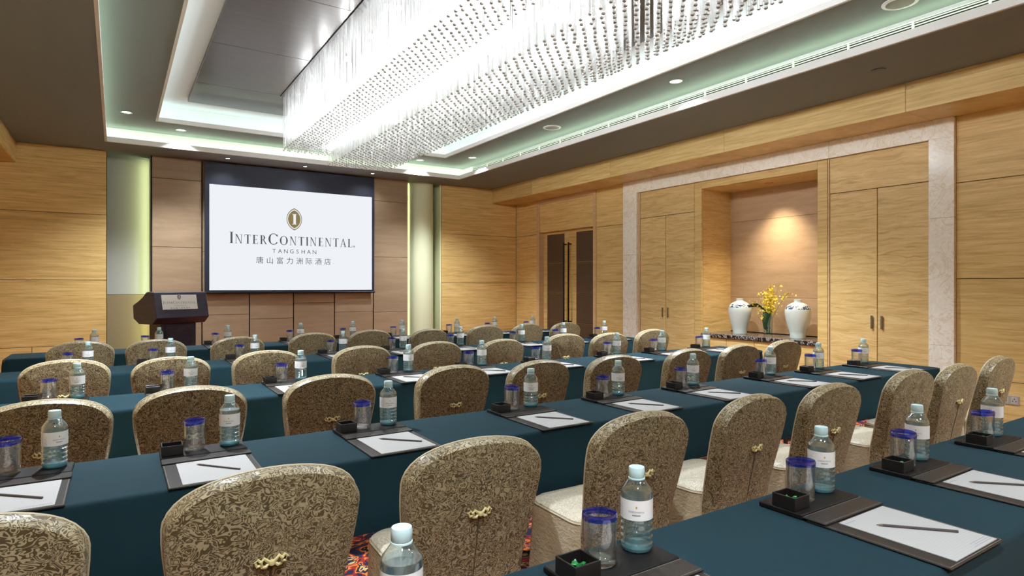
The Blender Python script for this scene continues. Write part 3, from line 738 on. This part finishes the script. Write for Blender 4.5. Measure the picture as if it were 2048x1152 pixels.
for j in range(ny + 1):
    yy = cy1 - j * SPY
    nx = int((cx1 - cx0) / SPX)
    for i in range(nx + 1):
        xx = cx0 + i * SPX + (SPX / 2 if j % 2 else 0)
        if xx > cx1 + 0.001: continue
        inner = inx0 - 0.01 < xx < inx1 + 0.01 and iny0 - 0.01 < yy < iny1 + 0.01
        edge = xx < cx0 + 0.36 or xx > cx1 - 0.36 or yy > cy1 - 0.36 or yy < cy0 + 0.36
        if not inner and not edge: continue
        if inner: full = min(xx - inx0, inx1 - xx, yy - iny0, iny1 - yy) < 0.075
        else: full = min(xx - cx0, cx1 - xx, yy - cy0, cy1 - yy) < 0.075
        pos.append((xx + rj.uniform(-.008, .008), yy + rj.uniform(-.005, .005), ('inner' if inner else 'outer') + ('' if full else '_short')))
def inview(p):
    s_, c_ = math.sin(math.atan(792 / 1220.6)), math.cos(math.atan(792 / 1220.6))
    dep = p[0] * s_ + p[1] * c_; r_ = p[0] * c_ - p[1] * s_; zb = ZTOP - KIND[p[2]][0]
    return dep > 0.3 and abs(r_ / dep) < 0.83 and (zb - 1.45) / dep < 0.455
vis = sorted([p for p in pos if inview(p)], key=lambda p: p[0] ** 2 + p[1] ** 2)[:300]
vs_ = set(vis)
for p in vis: ob('crystal_rod', rods[p[2]], cd, (p[0], p[1], ZTOP))
m = MB()
tmpl = {k: rod_mesh(*v) for k, v in KIND.items()}
for p in pos:
    if p in vs_: continue
    q = tmpl[p[2]]; o_ = len(m.v); m.v += [(a + p[0], b + p[1], c + ZTOP) for a, b, c in q.v]
    m.f += [tuple(i + o_ for i in f) for f in q.f]; m.mi += q.mi
o = ob('crystal_rods', m.mesh('crystal_rods', ['crystal_rod', 'rod_tip'], True), cd); o['kind'] = 'stuff'
bulb = MB().lathe([(0.004, -0.05), (0.018, -0.04), (0.022, -0.025), (0.014, -0.008), (0.010, 0.0)], 10).mesh('bulb', 'bulb_glow', True)
for j in range(10):
    for xx in (1.99, 2.45, 2.75, 3.18):
        ob('bulb', bulb, cd, (xx + 0.018, cy0 + 0.4 + j * 0.69, ZTOP - 0.03))
for j in range(9):
    for xx in (1.99, 2.6, 3.18):
        d = bpy.data.lights.new('chandelier_lamp', 'POINT'); d.energy = L_CHAND / 4.5; d.color = lin((240, 247, 255))[:3]; d.shadow_soft_size = 0.06
        l = bpy.data.objects.new('chandelier_lamp', d); COL.objects.link(l); l.location = (xx, cy0 + 0.45 + j * 0.78, ZTOP - 0.36); l.parent = cd

# ------------------------------------------------------------------ tables
BX = [-.2, .415, 1.13, 1.98, 2.66, 3.37, 4.24, 4.89, 5.6]
ROWS = [8.04, 6.32, 4.60, 2.88, 1.16]
RN = ['row nearest the screen', 'second row from the screen', 'third row from the screen', 'fourth row from the screen', 'row nearest the camera']
ORD = ['first', 'second', 'third', 'fourth', 'fifth', 'sixth', 'seventh', 'eighth', 'ninth']
TX0, TX1 = -0.92, 5.97
def cloth_mesh(seed):
    r_ = random.Random(seed)
    y0, y1 = -0.485, 0.105; zt, zb, rr, cr = 0.752, 0.455, 0.022, 0.05
    out = []    # rounded rectangle outline at unit offset
    def seg(a, b, n): return [(a[0] + (b[0] - a[0]) * i / n, a[1] + (b[1] - a[1]) * i / n) for i in range(n)]
    def corner(cx, cy, a0): return [((cx + cr * math.cos(a0 + PI / 2 * i / 6)), (cy + cr * math.sin(a0 + PI / 2 * i / 6))) for i in range(6)]
    out += seg((TX0 + cr, y0), (TX1 - cr, y0), 120) + corner(TX1 - cr, y0 + cr, -PI / 2) + seg((TX1, y0 + cr), (TX1, y1 - cr), 10) + corner(TX1 - cr, y1 - cr, 0)
    out += seg((TX1 - cr, y1), (TX0 + cr, y1), 120) + corner(TX0 + cr, y1 - cr, PI / 2) + seg((TX0, y1 - cr), (TX0, y0 + cr), 10) + corner(TX0 + cr, y0 + cr, PI)
    n = len(out); rings = []
    def off(k, d):
        p, a, b = Vector(out[k]), Vector(out[k - 1]), Vector(out[(k + 1) % n]); t_ = (b - a).normalized(); return p + Vector((t_.y, -t_.x)) * d
    ph = [r_.uniform(0, 6) for _ in range(4)]
    def wave(k): u = k / n * 2 * PI; return 0.5 * math.sin(u * 31 + ph[0]) + 0.35 * math.sin(u * 53 + ph[1]) + 0.3 * math.sin(u * 17 + ph[2])
    for i in range(5):
        a = PI / 2 * i / 4
        rings.append([(*off(k, -rr + rr * math.sin(a)), zt - rr + rr * math.cos(a)) for k in range(n)])
    for q in (0.2, 0.45, 0.7, 1.0):
        rings.append([(*off(k, 0.004 + 0.010 * q + 0.008 * q * wave(k)), zt - rr + (zb - zt + rr) * q) for k in range(n)])
    m = MB(); m.rings(rings, True, True, False)
    m.rings([rings[-1], [(x, y, z + 0.001) for x, y, z in [(*off(k, 0.008 + 0.008 * wave(k)), zb) for k in range(n)]]], True)
    return m.mesh('tablecloth', 'teal_cloth', True)
for ri, Yr in enumerate(ROWS):
    tb = thing('conference_table', 'long folding table under the teal cloth, ' + RN[ri], 'table', (0, Yr, 0), group='draped table rows')
    ob('tabletop', boxm('tabletop', (TX0 + .01, TX1 - .01, -0.475, 0.095, 0.72, 0.7475), 'table_board', 0.003), tb)
    for x in (TX0 + .2, 1.35, 1.65, 3.6, 3.9, TX1 - .2):
        for y in (-0.36, -0.01):
            ob('leg', MB().tube([(x, y, 0), (x, y, 0.72)], 0.014, 8).mesh('leg', 'steel_leg', True), tb)
    o = ob('tablecloth', cloth_mesh(ri), None, (0, Yr, 0), label='dark teal tablecloth draped over the ' + RN[ri].replace('row', 'table row', 1), category='tablecloth', group='teal tablecloths')

# ------------------------------------------------------------------ place settings
m = MB().box(-0.160, 0.160, -0.073, 0.073, 0, 0.016); tray_me = m.mesh('tray_board', 'black_wood', bevel=0.003)
def ringm(r0, r1, z, n=32):
    m = MB(); m.rings([[(r0 * math.cos(2 * PI * k / n), r0 * math.sin(2 * PI * k / n), z) for k in range(n)], [(r1 * math.cos(2 * PI * k / n), r1 * math.sin(2 * PI * k / n), z) for k in range(n)]]); return m.mesh('cup_recess', 'recess_black')
rec_me = ringm(0.046, 0.0495, 0.0165)
def hollow(w, h, t, name, mat):
    m = MB(); q = lambda a, z: [(-a, -a, z), (a, -a, z), (a, a, z), (-a, a, z)]
    m.rings([q(w, 0), q(w, h), q(w - t, h), q(w - t, 0.006)], True, True, True); return m.mesh(name, mat, bevel=0.0012)
box_me = hollow(0.0385, 0.040, 0.0045, 'mint_box', 'box_black')
m = MB(); m.prism([(-.16, 0), (.16, 0), (.16, .375), (-.16, .375)], lambda a, b, d: (a, b, d), 0, 0.006); mat_me = m.mesh('mat_panel', 'leather_black', bevel=0.002)
m = MB(); m.prism([(-.162, .315), (.162, .315), (.162, .388), (-.162, .388)], lambda a, b, d: (a, b, d), 0.0065, 0.0125); flap_me = m.mesh('leather_flap', 'leather_black', bevel=0.002)
m = MB()
def dash(x0, y0, x1, y1, z, n):
    for i in range(n):
        a = (i + .15) / n; b = (i + .75) / n; dx, dy = x1 - x0, y1 - y0; l = math.hypot(dx, dy); px, py = -dy / l * .0006, dx / l * .0006
        p = (x0 + dx * a, y0 + dy * a); q = (x0 + dx * b, y0 + dy * b)
        m.add([(p[0] - px, p[1] - py, z), (q[0] - px, q[1] - py, z), (q[0] + px, q[1] + py, z), (p[0] + px, p[1] + py, z)], [(0, 1, 2, 3)])
dash(-.155, .005, .155, .005, .0063, 55); dash(-.155, .005, -.155, .31, .0063, 55); dash(.155, .005, .155, .31, .0063, 55); dash(-.157, .320, .157, .320, .0128, 55); dash(-.157, .383, .157, .383, .0128, 55)
st_me = m.mesh('stitching', 'stitch')
m = MB().box(-.125, .125, 0, .297, 0, 0.0022); pad_me = m.mesh('paper_sheets', 'paper')
m = MB()
for i, (x0, x1) in enumerate(((.012, .118), (.035, .118), (.022, .118))):
    x = x0
    while x < x1: m.box(x, min(x + .006, x1), .010 + .007 * i, .0122 + .007 * i, .0022, .0024); x += .008
for x in range(5): m.box(-.118 + x * .011, -.110 + x * .011, .278, .283, .0022, .0024)
pr_me = m.mesh('letterhead_print', 'print_grey')
m = MB().tube([(0, 0.016, 0), (0, 0.206, 0)], 0.0038, 6); pen_me = m.mesh('shaft', 'pencil_grey')
m = MB().tube([(0, 0.016, 0), (0, 0.004, 0)], [0.0038, 0.0013], 6); tip_me = m.mesh('sharpened_tip', 'pencil_tip')
m = MB().tube([(0, 0.004, 0), (0, 0.0, 0)], [0.0013, 0.0003], 6); lead_me = m.mesh('lead', 'graphite')
# tumbler: slightly irregular blown glass
def tumbler(seed, part):
    r_ = random.Random(seed); n = 32; tilt = r_.uniform(-0.003, 0.003); e = r_.uniform(-0.002, 0.002); p0 = r_.uniform(0, 6)
    def ring(r, z): return [((r + e * math.cos(2 * a + p0)) * math.cos(a), (r + e * math.cos(2 * a + p0)) * math.sin(a), z + (tilt * math.cos(a + p0) if z > 0.09 else 0)) for a in (2 * PI * k / n for k in range(n))]
    m = MB()
    if part == 'body':
        m.rings([ring(.034, 0), ring(.0395, .004), ring(.0405, .015), ring(.0412, .05), ring(.0425, .110), ring(.0392, .110), ring(.038, .05), ring(.0365, .020), ring(.030, .014)], True, True, True)
    else:
        m.rings([ring(.0426, .110), ring(.0432, .117), ring(.0428, .124), ring(.041, .127), ring(.0393, .124), ring(.0393, .110)], True)
    return m.mesh(part, 'tumbler_glass' if part == 'body' else 'cobalt_glass', True)
TB = [(tumbler(i, 'body'), tumbler(i, 'blue_rim')) for i in range(4)]
# bottle
bp = [(.026, .004), (.030, 0), (.037, .003), (.040, .010)]
for k in range(4):
    z = .014 + k * .0165; bp += [(.041, z), (.0412, z + .008), (.0378, z + .0115), (.041, z + .015)]
bp += [(.041, .084), (.041, .150), (.0385, .158), (.023, .179), (.0185, .186), (.0185, .190)]
body_me = MB().lathe(bp, 28, cap1=True).mesh('body', 'pet_plastic', True)
wat_me = MB().lathe([(max(r - .0022, .001), z + (.0022 if z < .01 else 0)) for r, z in bp if z < .15] + [(.0388, .152)], 24).mesh('water', 'water', True)
base_me = MB().lathe([(.026, .005), (.030, .001), (.0368, .004), (.0398, .012), (.036, .013), (.001, .011)], 24).mesh('bottle_base', 'cyan_base', True)
cap_p = [(.0195, .188), (.0205, .190), (.0205, .208), (.0195, .213), (.001, .214)]
m = MB(); n = 36
m.rings([[((r + (0.0005 if (k % 2 and .189 < z < .209) else 0)) * math.cos(2 * PI * k / n), (r + (0.0005 if (k % 2 and .189 < z < .209) else 0)) * math.sin(2 * PI * k / n), z) for k in range(n)] for r, z in cap_p], True, True, True)
cap_me = m.mesh('cap', 'cap_blue', True)
col_me = MB().lathe([(.0188, .182), (.0215, .183), (.0215, .186), (.0188, .187)], 24, cap0=False, cap1=False).mesh('collar', 'cap_blue', True)
n = 32
m = MB(); m.rings([[(.0416 * math.cos(2 * PI * k / n), .0416 * math.sin(2 * PI * k / n), z) for k in range(n)] for z in (.086, .137)], True); lab_me = m.mesh('label', 'label_white', True, fix=False)
def wrap(polys, r, z0, name, mat, ang0=0.0):   # bend flat polygons (x, z) round the bottle, centred on -Y
    m = MB()
    for q in polys: m.add([(r * math.sin(x / r + ang0), -r * math.cos(x / r + ang0), z0 + z) for x, z in q], [tuple(range(len(q)))])
    return m.mesh(name, mat, fix=False)
q, wd = serif_word('INTERCONTINENTAL', (0, 5), .0052, .0042, .0006); k = .040 / wd
lw_me = wrap([[((x - wd / 2) * k, z) for x, z in qq] for qq in q], .0419, .106, 'brand_lettering', 'print_dark')
le_me = wrap([vesica(0, .0, .0022, .0038, 6)], .0419, .120, 'emblem', 'print_gold')
bl = [R_(-.0105 + i * .003, -.0083 + i * .003, 0, .0026) for i in range(7)]
lb_me = wrap(bl, .0419, .0985, 'label_print', 'print_dark')
fr = []
for i in range(8): fr += [R_(-.011, .009 - .003 * (i % 3), .004 * i, .004 * i + .0022)]
li_me = wrap(fr, .0419, .092, 'info_print', 'print_blue', -1.15)
foil = []
for k in range(3):
    m = MB(); r_ = random.Random(k)
    g = [[Vector((-.016 + .008 * i, -.010 + .005 * j, .010 + r_.uniform(0, .012))) for i in range(5)] for j in range(5)]
    m.add([p for row in g for p in row], [(j * 5 + i, j * 5 + i + 1, j * 5 + i + 6, j * 5 + i + 5) for j in range(4) for i in range(4)])
    m.add([(-.016, -.010, .0065), (.016, -.010, .0065), (.016, .010, .0065), (-.016, .010, .0065)], [(0, 1, 2, 3)])
    foil.append(m.mesh('foil_wrapper', 'green_foil', fix=False))

rs = random.Random(11)
for ri, Yr in enumerate(ROWS):
    xs = BX if ri < 4 else BX[1:7]
    for si, bx in enumerate(xs):
        place = ORD[si] + ' place from left, ' + RN[ri]
        jx, jy = rs.uniform(-.006, .006), rs.uniform(-.006, .006)
        if ri == 4 and si == 0: jx, jy = .05, -.035
        X = bx - 0.10 + jx; Z = 0.7525; rz = rs.uniform(-.02, .02); Y = Yr + jy
        t = thing('desk_tray', 'black wooden drinks tray, ' + place, 'tray', (X, Y - .030, Z), rz, 'black drinks trays')
        ob('tray_board', tray_me, t)
        for dx, dy_ in ((-.035, .008), (.102, .020)): ob('cup_recess', rec_me, t, (dx, dy_, 0))
        ob('mint_box', box_me, None, (X - .118, Y - .040, Z + .0165), rz, label='small open black mint box on tray, ' + place, category='box', group='black mint boxes')
        if ri == 4:
            for k in range(3):
                ob('wrapped_mint', foil[k], None, (X - .118 + (-.012, .010, .0)[k], Y - .040 + (.012, -.010, .0)[k], Z + .0165 + (.0, .001, .010)[k]), k * 0.9, label='green foil wrapped mint, ' + ('lower', 'side', 'top')[k] + ' one in box, ' + ORD[si] + ' place, ' + RN[ri], category='mint', group='green mints')
        t = thing('writing_mat', 'dark stitched leather writing mat, ' + place, 'desk mat', (X, Y - .492, Z + .0005), 0, 'leather writing mats')
        ob('mat_panel', mat_me, t); ob('leather_flap', flap_me, t); ob('stitching', st_me, t)
        t = thing('notepad', 'white paper notepad on leather mat, ' + place, 'notepad', (X + .012 + rs.uniform(-.006, .006), Y - .482, Z + .007), rs.uniform(-.015, .015), 'white notepads')
        ob('paper_sheets', pad_me, t); ob('letterhead_print', pr_me, t)
        t = thing('pencil', 'dark grey pencil lying on the notepad, ' + place, 'pencil', (X - .045 + rs.uniform(-.01, .01), Y - .250 + rs.uniform(-.01, .01), Z + .0126), PI + 0.735 + rs.uniform(-.08, .08), 'dark pencils')
        ob('shaft', pen_me, t); ob('sharpened_tip', tip_me, t); ob('lead', lead_me, t)
        g = TB[rs.randrange(4)]
        t = thing('tumbler', 'clear tumbler with cobalt blue rim, ' + place, 'glass', (X - .035, Y - .022, Z + .0165), rs.uniform(0, 6), 'blue-rimmed tumblers')
        ob('body', g[0], t); ob('blue_rim', g[1], t)
        va = math.atan2(X, Y)
        t = thing('water_bottle', 'clear water bottle with pale cap, ' + place, 'bottle', (X + .102, Y - .010, Z + .0165), -va + rs.uniform(-.15, .5), 'bottles of water')
        ob('body', body_me, t); ob('water', wat_me, t); ob('bottle_base', base_me, t); ob('cap', cap_me, t); ob('collar', col_me, t)
        l = ob('label', lab_me, t); ob('brand_lettering', lw_me, l)['kind'] = 'stuff'; ob('emblem', le_me, l); ob('label_print', lb_me, l)['kind'] = 'stuff'; ob('info_print', li_me, l)['kind'] = 'stuff'

# ------------------------------------------------------------------ chairs
def sm(a, b, x): x = min(max((x - a) / (b - a), 0), 1); return x * x * (3 - 2 * x)
def hw(z): return 0.222 + 0.042 * sm(0.42, 0.80, z) + 0.014 * (1 - sm(0.0, 0.42, z))
def yback(z): return -0.215 - 0.115 * max(z - 0.42, 0) / 0.5          # centre plane of the back, leaning
def ztop(s): return 0.80 + 0.075 * (1 - abs(s) ** 6) ** 0.5 + 0.052 * (1 - s * s)
NS, NR = 20, 16
SS = [math.sin(PI / 2 * (-1 + 2 * i / NS)) for i in range(NS + 1)]
def back_grid(side, z0, inset=0.0):
    g = []
    for j in range(NR + 1):
        row = []
        for s_ in SS:
            tq = (j / NR) ** 0.85; z = z0 + (ztop(s_) - inset - z0) * tq
            th = 0.040 - 0.012 * sm(0.45, 0.95, z)
            bulge = 0.016 * (1 - s_ ** 4) * (1 - max(2 * tq - 1, 0) ** 6)
            row.append((s_ * (hw(z) - inset), yback(z) + side * (th + bulge), z))
        g.append(row)
    return g
def grid_mesh(m, g):
    n = len(g[0]); vs = [p for r in g for p in r]
    m.add(vs, [(j * n + i, j * n + i + 1, (j + 1) * n + i + 1, (j + 1) * n + i) for j in range(len(g) - 1) for i in range(n - 1)])
def boundary(g): return [r[0] for r in g] + g[-1][1:-1] + [r[-1] for r in reversed(g)]
gb = back_grid(-1, 0.015, 0.012); gf = back_grid(1, 0.40)
m = MB(); grid_mesh(m, gb); rear_me = m.mesh('rear_panel', 'damask', True)
m = MB(); grid_mesh(m, gf); front_me = m.mesh('front_panel', 'damask_seat', True)
gfull = back_grid(1, 0.015)
bb_, bf_ = boundary(gb), boundary(gfull)
mid = [tuple(a * .7 + b * .3 for a, b in zip(p, q)) for p, q in zip(bb_, bf_)]
cen = Vector((0, 0, 0.45))
mid = [(x * (1 + .007 / abs(x) if abs(x) > .05 else 1), y, z + (0.007 * (1 - abs(x) / .3) if z > 0.8 else 0)) for x, y, z in mid]
m = MB(); m.rings([bb_, mid, bf_], False); band_me = m.mesh('side_band', 'damask', True)
m = MB(); m.tube(bf_, 0.0036, 6); pip_me = m.mesh('piping', 'piping_cream', True)
m = MB(); m.tube(boundary(gf), 0.004, 6); pip2_me = m.mesh('piping', 'piping_cream', True)
def rear_y(z): 
    tq = (z - .015) / (.927 - .015); return yback(z) - (0.040 - 0.012 * sm(.45, .95, z)) - 0.016 * (1 - max(2 * tq ** (1 / .85) - 1, 0) ** 6)
zz = [0.03 + 0.635 * i / 10 for i in range(11)]
m = MB(); m.rings([[(-.0022, rear_y(z) - .0012, z) for z in zz], [(.0, rear_y(z) - .0030, z) for z in zz], [(.0026, rear_y(z) - .0012, z) for z in zz]], False); slit_me = m.mesh('rear_slit', 'seam_dark', fix=False)
# knotted frog button
m = MB()
yk = rear_y(0.67) - 0.006
for s_ in (-1, 1):
    m.tube([(s_ * x * .8, yk - .004 * (i % 2), .67 + z * 1.3) for i, (x, z) in enumerate(((.004, .0), (.014, .006), (.026, .012), (.036, .006), (.032, -.006), (.020, -.006), (.010, .0)))], 0.0052, 6)
    m.tube([(s_ * .028, yk, .676), (s_ * .037, yk, .686), (s_ * .044, yk, .678), (s_ * .039, yk, .667), (s_ * .029, yk, .668)], 0.0045, 6)
m.lathe([(.001, -.009), (.008, -.006), (.010, 0), (.008, .006), (.001, .009)], 8, (0, yk - .004, .671))
knot_me = m.mesh('knot_button', 'bow_gold', True)
# seat and skirt
def rrect(hx, y0, y1, r, n=5):
    P = []
    for cx, cy, a0 in ((hx - r, y0 + r, -PI / 2), (hx - r, y1 - r, 0), (-hx + r, y1 - r, PI / 2), (-hx + r, y0 + r, PI)):
        for i in range(n + 1): a = a0 + PI / 2 * i / n; P.append((cx + r * math.cos(a), cy + r * math.sin(a)))
    return P
def sring(k, z, o=0.0): return [(x * k, (y - .01) * k + .01, z) for x, y in rrect(.235 + o, -.19, .20 + o, .07)]
m = MB(); m.rings([sring(1.0, .415), sring(1.01, .44), sring(1.0, .462), sring(.93, .474), sring(.7, .480), sring(.3, .482)], True, True, True); seat_me = m.mesh('seat_cushion', 'damask_seat', True)
base = rrect(.24, -.19, .205, .07, 8); n = len(base); rr_ = []
fine = []
for i in range(n):
    a, b = base[i], base[(i + 1) % n]; L = math.hypot(b[0] - a[0], b[1] - a[1]); kk = max(1, int(L / .03))
    for j in range(kk): fine.append((a[0] + (b[0] - a[0]) * j / kk, a[1] + (b[1] - a[1]) * j / kk))
for q in (0.0, 0.15, 0.4, 0.7, 1.0):
    z = .445 + (.012 - .445) * q; R2 = []
    for i, (x, y) in enumerate(fine):
        a = math.atan2(y - .02, x); wv = .010 * q * math.sin(i * 1.3) + .006 * q * math.sin(i * 0.47 + 1)
        k = 1.0 + .05 * q
        R2.append((x * k + wv * math.cos(a), (y - .02) * k + .02 + wv * math.sin(a), z))
    rr_.append(R2)
m = MB(); m.rings(rr_, True); skirt_me = m.mesh('skirt', 'satin', True)
m = MB(); m.tube([(x, y, .452) for x, y, _ in sring(1.012, 0)], 0.004, 6, True); sp_me = m.mesh('piping', 'piping_cream', True)
CX = [-.29, .345, 1.06, 1.87, 2.56, 3.28, 4.13, 4.79, 5.49]
rc = random.Random(5)
for ri in range(4):
    for ci, x in enumerate(CX):
        t = thing('banquet_chair', 'champagne damask covered chair, ' + ORD[ci] + ' from left, ' + RN[ri], 'chair',
                  (x + rc.uniform(-.02, .02), ROWS[ri] - 0.735 + rc.uniform(-.015, .015), 0), rc.uniform(-.05, .05), 'covered banquet chairs')
        k = rc.uniform(.985, 1.01); t.scale = (1, 1, k)
        for nm, me in (('rear_panel', rear_me), ('front_panel', front_me), ('side_band', band_me), ('piping', pip_me), ('rear_slit', slit_me), ('knot_button', knot_me),
                       ('seat_cushion', seat_me), ('skirt', skirt_me), ('piping', sp_me)):
            ob(nm, me, t)
